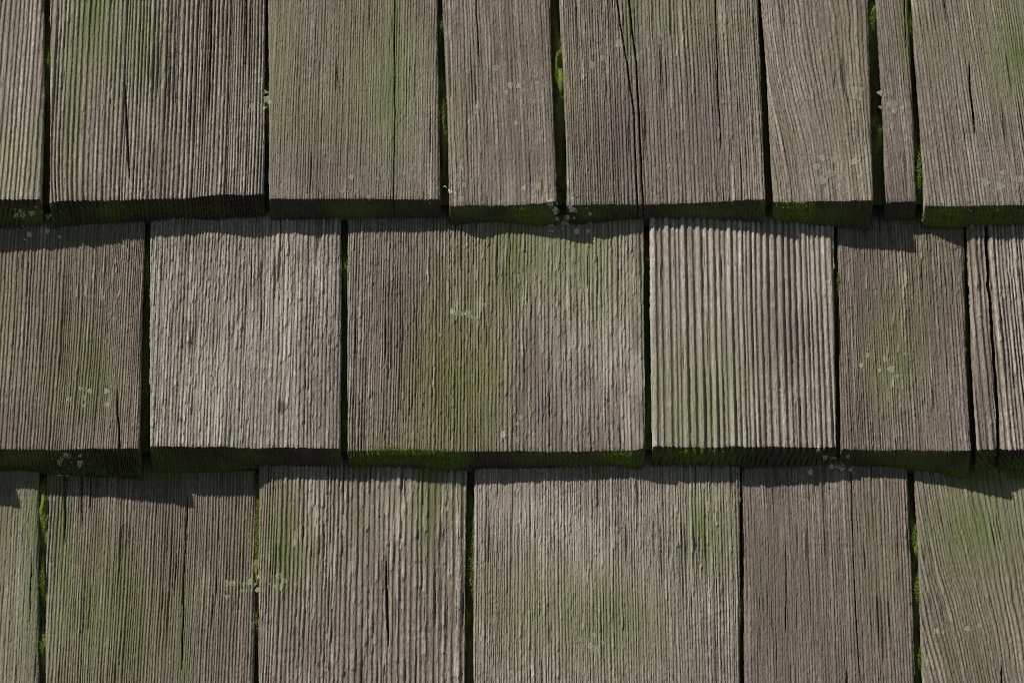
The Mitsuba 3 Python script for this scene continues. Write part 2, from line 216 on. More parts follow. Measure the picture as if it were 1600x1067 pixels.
# moss on the butts and in the shade below them: (x, y, half width, half height, strength)
BUTT_GREEN = [(170, 332, 30, 14, .5), (210, 325, 40, 10, .3), (560, 328, 40, 16, .5), (575, 340, 20, 10, .4), (832, 336, 34, 14, 1.0), (730, 330, 30, 12, .35), (920, 333, 24, 10, .4), (1100, 332, 60, 14, .45), (1240, 332, 42, 15, .95), (1300, 333, 30, 14, .5),
              (1480, 340, 40, 18, 1.0), (1550, 340, 40, 16, .75), (1600, 338, 30, 14, .6), (60, 340, 50, 14, .4), (130, 372, 60, 14, .3), (40, 715, 60, 16, .5), (120, 742, 50, 20, .45), (20, 770, 30, 24, .55), (260, 742, 60, 22, .5), (360, 738, 40, 18, .5), (250, 716, 40, 12, .4),
              (385, 712, 24, 10, .4), (600, 712, 50, 16, .8), (640, 708, 60, 14, .9), (695, 722, 34, 16, 1.1), (560, 722, 30, 16, .5), (970, 715, 32, 14, .95), (930, 735, 40, 12, .4), (1080, 712, 50, 14, .7), (1120, 718, 30, 12, .5), (1430, 722, 50, 18, .55), (1520, 745, 50, 22, .6), (1592, 738, 26, 16, 1.1),
              (1300, 735, 40, 12, .3), (1380, 712, 30, 10, .3), (840, 712, 40, 10, .3)]


def near_blobs(px, py, blobs):
    g = np.zeros(np.shape(px))
    for x, y, a, b, s in blobs:
        g = np.maximum(g, s * np.exp(-((px - x) / a) ** 2 - ((py - y) / b) ** 2))
    return g


def edge_fn(points, k):
    uv = np.array([on_plane(x, y, T, VK[k], SLOPE) for x, y in points])
    o = np.argsort(uv[:, 1]); u, v = uv[o, 0], uv[o, 1]
    slope = (u[-1] - u[0]) / max(v[-1] - v[0], 1)

    def f(q):
        return np.interp(q, v, u) + np.where(q > v[-1], (q - v[-1]) * slope * .6, 0)
    return f


CLOUD = []          # points and normals of everything built on the roof, for setting lichen and moss down on it


def build_shingle(s, i):
    k, seed = s["k"], 100 + 17 * i
    rng = np.random.default_rng(seed)
    vk, coarse = VK[k], s.get("coarse", False)
    fl, fr = edge_fn(s["L"], k), edge_fn(s["Rt"], k)
    hx = np.array([on_plane(x, EDGE_Y[k], T, vk, SLOPE)[0] for x, _ in s["H"]]); hh = np.array([h for _, h in s["H"]], float) + {1: 7.0, 2: 12.5}.get(k, 0)
    lift_at = lambda u: np.interp(u, hx, hh) - T
    be = np.array([on_plane(x, y, T + lift_at(x - 800), vk, SLOPE) for x, y in s["B"]])
    width = float(fr(vk) - fl(vk))
    du, dv = (2.2, 5.0) if coarse else (0.8, 2.6)
    nc = int(width / du) + 1
    qs = np.concatenate([np.arange(0, E0 + 30, dv), np.arange(E0 + 34, 2.0 * E0, 24.0)])
    if k == 0:
        qs = qs[qs < E0 + 20]
    a = np.linspace(0, 1, nc)
    v_lin = vk + qs
    # side edges, with small breaks
    el = fl(v_lin) + 1.6 * (fb(v_lin / 37, seed, seed) - .5) + .8 * (vnoise(v_lin / 5, seed, seed + 1) - .5)
    er = fr(v_lin) + 1.6 * (fb(v_lin / 41, seed, seed + 2) - .5) + .8 * (vnoise(v_lin / 5, seed, seed + 3) - .5)
    U = el[:, None] + (er - el)[:, None] * a[None]
    Vv = np.broadcast_to(v_lin[:, None], U.shape).copy()

    per_x = np.array([x - 800 for x, _ in s["per"]], float); per_p = np.array([p if p > 8.9 else p * .84 for _, p in s["per"]], float)
    b, lims = [U.min() - 80], U.max() + 80
    while b[-1] < lims:
        b.append(b[-1] + np.interp(b[-1], per_x, per_p) * (.72 + .6 * float(fb(b[-1] / 34.0, seed, seed + 4))) * rng.choice([.65, .85, 1, 1.1, 1.4], p=[.15, .25, .35, .18, .07]) * rng.uniform(.85, 1.15))
    b = np.array(b)

    def grain(u, v, calm=s.get('calm', 0)):
        """Coordinate across the rings, ring number, place in the ring."""
        w = u + 5 * (vnoise(u / 95, v / 330, seed + 5) - .5) + 2.4 * (1 - calm) * (fb(u / 22, v / 130, seed + 6) - .5) + (.8 - .65 * s.get('calm', 0)) * (vnoise(u / 5, v / 24, seed + 7) - .5) - s.get("slant", 0) * -(v - vk)
        if "wave" in s:
            A, wx, wy, sx, sy = s["wave"]
            wu, wv = on_plane(wx, wy, T, vk, SLOPE)
            w = w + A * np.exp(-((u - wu) / sx) ** 2) * np.tanh((v - wv) / sy) + 5 * (fb(u / 40, v / 60, seed + 60) - .5)
        if "bow" in s:
            A, bx, bh = s["bow"]
            w = w + A * -np.exp(-(v - vk) / bh) * np.exp(-(u - bx + 800) / 60.0)
        idx = np.clip(np.searchsorted(b, w) - 1, 0, len(b) - 2)
        return w, idx, (w - b[idx]) / (b[idx + 1] - b[idx])

    def ring_profile(idx, t):
        share = s.get('share', .56 if s['amp'] > 1.4 else .68) + .16 * (hashr(idx, 3, seed) - .5)
        d = np.abs(t - .5) / (share / 2 + .02)
        prof = 1 - sstep(.62, 1.38, d)
        return prof * (.72 + .4 * hashr(idx, 1, seed))

    W, idx, t = grain(U, Vv)
    prof = ring_profile(idx, t)
    along = .72 + .56 * vnoise(idx * 1.7, Vv / 120, seed + 8)
    wide = (b[idx + 1] - b[idx]) / np.interp(U, per_x, per_p)
    amp = s["amp"] * (.45 + 1.0 * fb(U / 55, Vv / 150, seed + 9)) * np.clip(wide, .5, 1.3)
    if "smooth" in s:
        sx, sy, wa, wb = s["smooth"]; su, sv = on_plane(sx, sy, T, vk, SLOPE)
        amp = amp * (1 - .8 * np.exp(-((U - su) / wa) ** 2 - ((Vv - sv) / wb) ** 2))
    relief = 1.25 * amp * prof * along
    # scales of late wood that end in a rounded lower tip
    fh, share = s["flake"]
    fib = s["fib"]
    cluster = sstep(.62 - share * .75, .85 - share * .5, fb(U / 55, Vv / 130, seed + 11))
    pair = np.floor(idx / 1.0)
    seg_len = 34 + 130 * hashr(pair, 5, seed) ** 1.5
    z = (Vv + 700 * hashr(pair, 6, seed)) / seg_len
    tip = ((2 * t - 1 + .5 * (hashr(pair, 8, seed) - .5)) ** 2 * 7 + 5 * (vnoise(t * 3, Vv / 9, seed + 17) - .5)) / seg_len
    z = z - tip
    sid = np.floor(z); fz = z - sid
    val = hashr(pair, sid, seed + 12)
    scale_h = np.where(val > 1 - .75 * share - .15, 1.0, .0) * (.5 + .5 * hashr(pair, sid, seed + 13)) * np.clip(1.1 - fz * 1.3, 0, 1) * (1 - sstep(.45, .8, np.abs(2 * t - 1 + .3 * (vnoise(idx * 2.1, Vv / 14, seed + 18) - .5))))
    scale_h = scale_h * cluster
    relief = relief + 1.1 * fh * scale_h
    i2 = np.floor(W / 3.1 + .4 * vnoise(W / 9, 1, seed)); z2 = (Vv + 300 * hashr(i2, 2, seed)) / (9 + 22 * hashr(i2, 4, seed)); t2 = W / 3.1 + .4 * vnoise(W / 9, 1, seed) - i2
    z2 = z2 - .12 * (2 * t2 - 1) ** 2; s2 = np.floor(z2)
    chip = (hashr(i2, s2, seed + 14) > .80 - .12 * share) * (.4 + .6 * hashr(i2, s2, seed + 15)) * (1 - .9 * (z2 - s2)) * sstep(.3, .6, fb(U / 45, Vv / 60, seed + 16))
    relief += (.55 + .9 * fib * share * 2) * chip
    # fine fibre, checks and wear
    relief += fib * 1.0 * (vnoise(W / 1.9, Vv / 42, seed + 20) - .5) + fib * .55 * (vnoise(W / 1.3, Vv / 11, seed + 21) - .5) + fib * .95 * (vnoise(U / 1.7, Vv / 3.4, seed + 22) - .5)
    checks = sstep(.76, .9, vnoise(W / 3.2, Vv / 110, seed + 23)) * sstep(.45, .7, fb(U / 40, Vv / 90, seed + 24))
    relief -= 2.4 * checks
    relief += 2.2 * (fb(U / 120, Vv / 160, seed + 25) - .5)
    sliver, slh = np.zeros_like(U), np.zeros_like(U)
    for x, y, wa, wb, count in s.get("slivers", []):
        for _ in range(count):
            su, sv = on_plane(x + rng.normal(0, wa * .6), y + rng.normal(0, wb * .6), T, vk, SLOPE)
            ln, wd = rng.uniform(24, 95) * rng.uniform(.4, 1), rng.uniform(1.1, 2.1)
            r0, r1 = np.searchsorted(qs, [sv - vk - 6, sv - vk + ln + 6]); c0, c1 = int((su - 12 - el[0]) / width * nc), int((su + 12 - el[0]) / width * nc)
            if c0 < 2 or c1 > nc - 2 or r1 - r0 < 4 or r0 < 0:
                continue
            uu, vv_ = U[r0:r1, c0:c1], Vv[r0:r1, c0:c1]
            g = (vv_ - sv) / ln
            c = su + .9 * (vnoise(vv_ / 16, su, seed + 34) - .5) * 3 + s.get("slant", 0) * -(vv_ - sv)
            half = wd * np.clip(1.25 - g, .12, 1) * (.8 + .4 * vnoise(vv_ / 7, su, seed + 35)) * sstep(-.03, .04 + .03 * (su % 1), g) ** .5
            body = (1 - sstep(.75, 1.2, np.abs(uu - c) / np.maximum(half, .2))) * ((g > -.03) & (g < 1))
            slh[r0:r1, c0:c1] = np.maximum(slh[r0:r1, c0:c1], body * (1.5 - 1.2 * np.clip(g, 0, 1)) * rng.uniform(.5, 1.1))
            sliver[r0:r1, c0:c1] = np.maximum(sliver[r0:r1, c0:c1], body * rng.uniform(.35, .95))
    relief += slh
    crack = np.zeros_like(U)
    for pts, cw, depth in s.get("cracks", []):
        cu = np.array([on_plane(x, y, T, vk, SLOPE) for x, y in pts]); o = np.argsort(cu[:, 1]); cu = cu[o]
        c = np.interp(Vv, cu[:, 1], cu[:, 0]) + 1.6 * (vnoise(Vv / 22, i, seed + 30) - .5)
        lo, hi = cu[0, 1], cu[-1, 1]
        ends = sstep(lo - 3, lo + 40, Vv) if lo > vk + 12 else np.ones_like(Vv)
        ends = ends * (1 - sstep(hi - 40, hi + 3, Vv)) if hi < vk + E0 - 60 else ends
        hw = cw * .4 * (.35 + .65 * ends)
        cut = ends ** .5 * (1 - sstep(.7, 1.35, np.abs(U - c) / hw)) * ((Vv > lo - 3) & (Vv < hi + 3))
        crack = np.maximum(crack, cut)
        relief -= depth * cut
    knot = np.zeros_like(U)
    for x, y, ka, kb in s.get("knots", []):
        ku, kv = on_plane(x, y, T, vk, SLOPE)
        d = np.sqrt(((U - ku) / ka) ** 2 + ((Vv - kv) / kb) ** 2) + .5 * (fb(U / 3, Vv / 6, seed + 33) - .5)
        knot = np.maximum(knot, 1 - sstep(.35, 1.05, d)); relief -= 1.2 * (1 - sstep(.3, 1.0, d))
    # worn arrises
    side = np.minimum(U - el[:, None], er[:, None] - U)
    relief -= 2.4 * np.exp(-side / 1.3) + 1.2 * np.exp(-side / 5)
    # butt edge follows the rings a little
    ve = np.interp(U[0], be[:, 0], be[:, 1])
    tooth = 2.2 * np.clip(s["amp"], .6, 2) / 2 * (prof[0] - .5) + 1.3 * (vnoise(W[0] / 2.2, 3, seed + 40) - .5) + 1.0 * (vnoise(W[0] / 9, 3, seed + 41) - .5)
    dve = ve - vk - tooth
    Vv = Vv + dve[None] * np.exp(-qs / 45.0)[:, None]
    q2 = Vv - ve[None]
    relief -= 1.2 * np.exp(-np.maximum(q2, 0) / 1.5)
    lift = np.interp(U, hx, hh) - T
    Nn = T - SLOPE * (Vv - vk) + lift * np.exp(-np.maximum(q2, 0) / 110.0) + s["lev"] * sstep(30, 200, q2) + relief - s["amp"] * .6
    Nn = np.where(q2 > E0 + 36, np.minimum(Nn, T - SLOPE * (Vv - vk) - 3), Nn)
    top = np.stack([U, Vv, Nn], -1)
    # ---------------- colour of the wood
    px, py, _ = project(top)
    hi_c = np.array(s["col"]); hi_c = (hi_c * .5 + hi_c.mean() * .5) * np.array([1.06, 1.06, 1.055]) * 1.04; base = hi_c[None, None] * (1 + .34 * (vnoise(W / 6.5, Vv / 210, seed + 50) - .5) + .42 * (fb(U / 70, Vv / 140, seed + 51) - .5))[..., None]
    cool = (.5 * sstep(.45, .75, fb(U / 60, Vv / 170, seed + 61)))[..., None]
    base = base * (1 - cool) + base.mean(-1, keepdims=True) * np.array([1.03, .99, 1.0]) * cool
    bleach = (.45 * sstep(.5, .78, fb(U / 38, Vv / 120, seed + 62)) * sstep(.35, .7, vnoise(W / 7, Vv / 60, seed + 63)))[..., None]
    base = base * (1 - bleach) + np.array([.42, .41, .37]) * bleach
    early = np.array([.62, .575, .52]) * hi_c
    tone = np.clip(prof * .9 + scale_h * .6, 0, 1)
    ringtone = 1 + .30 * (hashr(idx, 21, seed) - .5) + .34 * (vnoise(idx * 3.3, Vv / 70, seed + 57) - .5)
    colr = early * (1 - tone[..., None]) + base * (ringtone * (1 + .38 * scale_h + .22 * chip))[..., None] * tone[..., None]
    colr = colr * (1 + .36 * (vnoise(W / 2.0, Vv / 48, seed + 52) - .5) + .34 * (vnoise(W / 1.7, Vv / 9, seed + 58) - .5) + .62 * (vnoise(U / 1.9, Vv / 3.0, seed + 53) - .5))[..., None]
    lines = sstep(.74, .9, vnoise(W / 2.6, Vv / 170, seed + 59))[..., None] * .5
    colr = colr * (1 - lines) + early * .7 * lines
    pale = np.array([.52, .525, .49]); purple = np.array([.150, .128, .132])
    for x, y, wa, wb, st in s.get("pale", []):
        m = np.clip(1.6 * st, 0, .95) * np.exp(-((px - x) / wa) ** 2 - ((py - y) / wb) ** 2) * sstep(.25, .6, fb(W / 8, Vv / 60, seed + 54)) * (.35 + .65 * np.clip(scale_h * 1.5 + tone * .4, 0, 1))
        colr = colr * (1 - m[..., None]) + pale * m[..., None]
    for x, y, wa, wb, st in s.get("purple", []):
        m = st * 1.25 * np.exp(-((px - x) / wa) ** 2 - ((py - y) / wb) ** 2) * (.35 + 1.1 * fb(W / 14, Vv / 70, seed + 55))
        m = np.clip(m, 0, .85)[..., None]
        colr = colr * (1 - m) + purple * (.75 + .5 * tone[..., None]) * m
    for j, (x, y, wa, wb, st, gc) in enumerate(s.get("green", [])):
        m = 1.18 * st * np.exp(-(((px - x) / wa) ** 2 + ((py - y) / wb) ** 2) / 1.6) * (.4 + .95 * fb(W / 16, Vv / 60, seed + 56 + j)) * (1.25 - .5 * tone) * (.8 + .4 * vnoise(U / 2.2, Vv / 5, seed + 64))
        m = np.clip(m, 0, .85)[..., None]
        colr = colr * (1 - m) + np.array(gc) * (.7 + .5 * tone[..., None]) * m
    sl = (sliver * .75)[..., None]
    colr = colr * (1 - sl) + (np.array([.46, .445, .39]) * (.8 + .4 * vnoise(U / 2, Vv / 9, seed + 66))[..., None]) * sl
    film = np.clip(.14 * fb(U / 90, Vv / 110, seed + 70) - .05, 0, 1)[..., None]
    colr = colr * (1 - film) + np.array(OLIVEG) * film
    grime = np.array([.05, .045, .038])
    m = np.clip(.55 * crack + .4 * checks + .7 * knot, 0, 1)[..., None]
    colr = colr * (1 - m) + grime * m
    # what has always lain under the next course: damp brown wood with moss where the gaps are open
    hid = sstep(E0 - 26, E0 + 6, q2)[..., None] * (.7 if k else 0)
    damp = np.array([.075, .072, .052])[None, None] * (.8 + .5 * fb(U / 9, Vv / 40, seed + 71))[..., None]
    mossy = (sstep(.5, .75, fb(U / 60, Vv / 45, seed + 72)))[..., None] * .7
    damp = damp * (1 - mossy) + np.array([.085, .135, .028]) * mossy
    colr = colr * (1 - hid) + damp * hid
    m = np.clip(near_blobs(px, py, BUTT_GREEN) * sstep(E0 - 90, E0 - 40, q2) * 1.2, 0, .9)[..., None]
    colr = colr * (1 - m) + np.array([.10, .17, .03]) * m
    # ---------------- the butt: end grain, sawn, its rings running down at a slant
    nb = 4 if coarse else 14
    f = np.linspace(0, 1, nb)[:, None]
    foot = SLOPE * 0 + -2.0 - SLOPE * (top[0, :, 1] - vk)[None]
    hgt = top[0, :, 2][None] - foot
    Ub = np.broadcast_to(top[0, :, 0][None], (nb, nc)).copy()
    depth = f * hgt
    slantdir = -.62 if hashr(i, 9, 4) < .7 else .25
    idb = grain(Ub + slantdir * -depth * -1.0, np.full_like(Ub, vk))
    pb = ring_profile(idb[1], idb[2])
    dent = (1.5 * (pb - .5) * min(s["amp"], 1.6) + 1.2 * (vnoise(Ub / 3, depth / 3, seed + 80) - .5) + 2.5 * (fb(Ub / 40, depth / 25, seed + 81) - .5)) * sstep(0, .12, f) + 1.5 * sstep(.85, 1, f) * 0
    Vb = top[0, :, 1][None] - (.38 * depth + 1.5 * sstep(0, .2, f)) - dent
    butt = np.stack([Ub, Vb, top[0, :, 2][None] - depth], -1)
    bx, by, _ = project(butt)
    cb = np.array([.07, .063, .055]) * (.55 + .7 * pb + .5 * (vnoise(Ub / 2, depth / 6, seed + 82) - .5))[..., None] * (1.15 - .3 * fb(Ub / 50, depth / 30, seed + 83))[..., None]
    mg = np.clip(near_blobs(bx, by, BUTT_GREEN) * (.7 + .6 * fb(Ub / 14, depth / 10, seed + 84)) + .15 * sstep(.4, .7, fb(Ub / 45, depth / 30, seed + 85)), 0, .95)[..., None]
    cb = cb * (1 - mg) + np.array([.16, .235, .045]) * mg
    # ---------------- sides and underside
    ns_ = 3
    rows = len(qs)
    def side_grid(col, uu):
        g = np.linspace(0, 1, ns_)[None, :]
        bot = -2.0 - SLOPE * (Vv[:, col] - vk) - 0.0
        bot = np.where(q2[:, col] > E0, top[:, col, 2] - T * .9, bot)
        zz = top[:, col, 2][:, None] * (1 - g) + bot[:, None] * g
        P = np.stack([np.broadcast_to(top[:, col, 0][:, None], zz.shape), np.broadcast_to(Vv[:, col][:, None] - .25 * 0, zz.shape) - (.38 * (top[0, col, 2] - zz)) * np.exp(-np.maximum(q2[:, col], 0) / 20)[:, None], zz], -1)
        cs = np.array([.10, .09, .07]) * (.7 + .6 * fb(Vv[:, col][:, None] / 30, zz / 8, seed + 90))[..., None]
        ms = (sstep(.45, .75, fb(Vv[:, col][:, None] / 55, zz / 30, seed + 91)) * .7)[..., None]
        cs = cs * (1 - ms) + np.array([.10, .15, .03]) * ms
        edge = np.exp(-(top[:, col, 2][:, None] - zz) / 4)[..., None]
        return P, cs * (1 - edge) + colr[:, col][:, None] * edge
    Lp, Lc = side_grid(0, 0); Rp, Rc = side_grid(nc - 1, 0)
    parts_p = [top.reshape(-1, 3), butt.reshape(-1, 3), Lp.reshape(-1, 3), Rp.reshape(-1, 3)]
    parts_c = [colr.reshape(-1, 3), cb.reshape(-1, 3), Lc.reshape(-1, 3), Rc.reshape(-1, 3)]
    n0 = np.cumsum([0] + [len(p) for p in parts_p])
    faces = [grid_faces(rows, nc, n0[0]), grid_faces(nb, nc, n0[1], True), grid_faces(rows, ns_, n0[2], True), grid_faces(rows, ns_, n0[3])]
    # end wall at the head
    end = np.array([top[-1, 0], top[-1, -1], top[-1, -1] - [0, 0, T * .9], top[-1, 0] - [0, 0, T * .9], butt[-1, 0], butt[-1, -1]])
    parts_p.append(end); parts_c.append(np.tile([.05, .045, .035], (6, 1)))
    e = n0[4]
    faces.append(np.array([[e, e + 1, e + 2], [e, e + 2, e + 3], [e + 3, e + 2, e + 5], [e + 3, e + 5, e + 4]]))
    P = np.vstack(parts_p); C = np.clip(np.vstack(parts_c), .004, .8); F = np.vstack(faces)
    if not coarse:
        fn = np.cross(np.gradient(top, axis=1), np.gradient(top, axis=0)); fn /= np.linalg.norm(fn, axis=-1, keepdims=True)
        CLOUD.append((top[qs < E0 + 400].reshape(-1, 3)[::2], fn[qs < E0 + 400].reshape(-1, 3)[::2]))
        bn = np.zeros_like(butt); bn[..., 1] = -.95; bn[..., 2] = .3
        CLOUD.append((butt.reshape(-1, 3), bn.reshape(-1, 3)))
    uv = np.stack([P[:, 0], P[:, 1]], 1)
    return (world(P), F), C, uv


for i, s in enumerate(SH):
    mesh, C, uv = build_shingle(s, i)
    key = "shingle_roof__shingle" + (f"_{i:03d}" if i else "")
    scene[key] = mikit.ply(mesh, "wood", smooth=True, uv=uv, color=C)
    if "label" in s:
        labels[key] = {"label": s["label"]}
labels["shingle_roof"] = {"label": "weathered wooden shingle roof in overlapping courses, grey brown with green algae and moss", "category": "roof", "kind": "thing"}

# boards under the shingles
for j, v0 in enumerate(np.arange(VK[4] - 120, VK[0] + 2.05 * E0, 330)):
    bx_ = trimesh.creation.box(extents=(2700, 322, 40))
    bx_.apply_translation([0, v0 + 161, -T - 72 - 1.0 * 0])
    bx_.vertices = world(bx_.vertices)
    scene["shingle_roof__sheathing_board" + (f"_{j:03d}" if j else "")] = mikit.ply(bx_, "deck_bsdf")

# ------------------------------------------------------------------ where things lie on the roof
PTS = np.vstack([c[0] for c in CLOUD]); NRM = np.vstack([c[1] for c in CLOUD])
_px, _py, _pz = project(PTS)
_in = (_px > -30) & (_px < 1630) & (_py > -30) & (_py < 1100)
PTS, NRM, _px, _py, _pz = PTS[_in], NRM[_in], _px[_in], _py[_in], _pz[_in]
_cell = 4
_ci = ((_py + 40) // _cell).astype(int) * 1000 + ((_px + 40) // _cell).astype(int)
_o = np.lexsort((_pz, _ci)); _cs = _ci[_o]
_first = np.concatenate([[True], _cs[1:] != _cs[:-1]])
NEAR = dict(zip(_cs[_first].tolist(), _o[_first].tolist()))


_sel = np.nonzero(_pz < _pz[_o[_first]][np.searchsorted(_cs[_first], _ci)] + 14)[0]
from scipy.spatial import cKDTree
_tree = cKDTree(np.stack([_px[_sel], _py[_sel]], 1))


def drape(xs, ys):
    """Visible surface points and directions at many measured places, smoothed over the nearest few."""
    d, j = _tree.query(np.stack([xs, ys], 1), k=4)
    w = 1 / (d + .3); w /= w.sum(1, keepdims=True)
    z = (_pz[_sel][j] * w).sum(1)
    di = np.stack([ray(x, y) for x, y in zip(xs, ys)])
    return EYE + di * z[:, None], (NRM[_sel][j] * w[..., None]).sum(1)


def hit(x, y):
    """Topmost surface point near a measured place, its outward direction (roof frame)."""
    c = int((y + 40) // _cell) * 1000 + int((x + 40) // _cell)
    for d in (0, 1, -1, 1000, -1000, 1001, -1001, 999, -999, 2, -2, 2000, -2000):
        if c + d in NEAR:
            j = NEAR[c + d]
            p, n = PTS[j], NRM[j]
            dirn = ray(x, y)
            t_ = np.dot(p - EYE, n) / min(np.dot(dirn, n), -.05)
            q = EYE + t_ * dirn
            return (q if np.linalg.norm(q - p) < 9 else p), n
    return None, None


# ------------------------------------------------------------------ lichen, each cluster a thing
LICHEN = [
    ("small pale lichen dots on the shadowed butt at the far left of the top course", [(24, 336, 4), (31, 330, 3), (36, 337, 4), (50, 334, 4), (75, 338, 4), (38, 352, 4), (46, 366, 4), (74, 361, 4), (66, 331, 2)], 0),
    ("ring of bright lichen dots on the dark butt at left of the middle course", [(93, 722, 4), (96, 716, 3), (102, 711, 4), (107, 715, 2), (125, 711, 3), (124.5, 724, 5), (91, 738, 4), (104, 740, 4)], 0),
    ("greenish lichen dots either side of the gap right of the widest top shingle", [(414, 144, 3), (417, 156, 5), (396, 167, 5), (414, 171, 4), (389, 174, 3), (406, 165, 3), (422, 160, 3)], 1),
    ("faint lichen specks along the butt edge of the green cracked top shingle", [(550, 277, 4), (577, 310, 4), (590, 280, 3), (535, 300, 3), (557, 299, 3), (600, 265, 3)], 2),
    ("tiny lichen chips in the gap beside the butt corner of the narrow plain top shingle", [(695, 294, 3), (692, 301, 4), (698, 310, 2), (704, 300, 3)], 0),
    ("scattered pale lichen dots on the upper half of the narrow plain top shingle", [(798, 134, 5), (811, 135, 4), (791, 145, 4), (775, 141, 4), (747, 167, 5), (746, 176, 4), (732, 112, 4), (776, 107, 5), (807, 193, 3), (837, 160, 4), (840, 130, 3)], 2),
    ("lichen specks with one orange spot at the right foot of the narrow plain top shingle", [(843, 292, 5), (819, 294, 4), (853, 297, 4), (832, 301, 2)], 3),
    ("pale lichen specks at the left foot of the narrow plain top shingle", [(716, 277, 5), (722, 264, 3), (721, 311, 4), (713, 297, 3), (726, 290, 3)], 2),
    ("largest cluster of grey lichen discs, on the dark butts left of the cracked shingle", [(860, 318, 6), (875, 318, 3), (869, 329, 5), (893, 327, 5), (899, 329, 3), (885.5, 340, 4), (888, 349, 5), (901, 361, 5), (922, 334, 3), (922, 348, 3), (919, 361, 3), (862, 356, 6), (871, 342, 3)], 0),
    ("three pale green lichen spots beside the two curving cracks near the top", [(969, 69, 6), (994, 90, 5), (927, 103, 6), (942, 91, 4)], 2),
    ("pale lichen spots near the butt of the shingle with swirling grain", [(1285, 247, 5), (1277, 261, 5), (1299, 272, 6), (1285, 283, 6), (1315, 280, 4), (1303, 250, 4), (1336, 253, 5), (1343, 276, 3), (1312, 290, 3)], 2),
    ("lichen dots on the right edge of the shingle with swirling grain", [(1337, 142, 5), (1347, 141, 4), (1336, 152, 4), (1343, 167, 4), (1345, 156, 3)], 2),
    ("lichen dots at the gap and a yellowish spot on the narrowest shingle", [(1364.6, 153, 3), (1375, 146, 4), (1375, 169, 3), (1366, 178, 2), (1395, 165, 7), (1398, 174, 4)], 3),
    ("pale lichen spots low on the rightmost shingle of the top course", [(1540, 286, 6), (1564, 279, 4), (1563.5, 292, 6), (1567, 270, 4), (1596, 280, 5)], 2),
    ("elongated pale lichen smear left of centre on the widest shingle", [(707, 487, 4), (714, 490, 4), (721, 491, 4), (732, 491, 5), (737, 496, 3), (759, 477, 4)], 1),
    ("faint lichen specks near the butt of the widest shingle", [(813, 652, 4), (809, 662, 3), (816, 663, 3), (787, 679, 5), (808, 687, 4), (834, 678, 3)], 2),
    ("lichen dots low on the pale corduroy ribbed shingle", [(1202, 603, 5), (1223, 610, 4), (1241, 609, 5), (1198, 626, 4), (1244, 624, 4)], 2),
    ("lichen dots near the right edge of the pale corduroy ribbed shingle", [(1242, 444, 4), (1274.5, 453, 5), (1294, 442, 4), (1289, 462, 3)], 2),
    ("pale lichen dots on the dark narrow shingle with the olive patch", [(1393, 577, 5), (1356, 555, 4), (1385, 562, 4), (1375, 579, 3), (1414, 553, 2.5), (1346, 571, 4), (1402, 588, 3)], 2),
    ("grey lichen discs on the dark butt where the corduroy shingle meets the dark one", [(1278.6, 702, 4), (1289, 715, 4), (1272, 723, 2), (1267, 737, 5), (1299, 728, 4), (1315, 730, 4.5), (1325, 713, 3), (1329, 733, 3), (1306, 716, 2), (1313, 707, 2.5)], 0),
    ("row of pale lichen dots left of the bright mossy gap in the bottom course", [(355.5, 911, 5), (364, 911, 4), (380.6, 913, 4), (392, 909, 5), (397, 913, 3), (404, 901, 3), (403, 921, 3.5), (355.5, 932.5, 4), (355, 920, 3), (379, 923, 3)], 1),
    ("pale lichen dots on the green patch of the peeling bottom shingle", [(436, 900, 5), (444, 907, 4), (439.5, 917.5, 5), (463, 912, 2.5), (430, 917, 3)], 1),
    ("faint lichen dots on the green stain at the left end of the middle course", [(141, 611, 4), (167, 611, 4), (133, 622, 4), (168, 632, 4), (109, 624, 4), (126, 607, 3), (131, 634, 3)], 2),
    ("faint lichen smears low on the wide pale bottom shingle", [(924, 1009, 5), (933, 1016, 6), (929, 992, 4), (909, 999, 4), (941, 1004, 4)], 2),
    ("faint lichen spots on the leaning grain of the rightmost bottom shingle", [(1512, 982, 4), (1463, 986, 4), (1531, 978, 4), (1474, 988, 3)], 2),
]
LCOL = [(.70, .70, .64), (.34, .39, .26), (.355, .365, .305), (.33, .32, .24)]
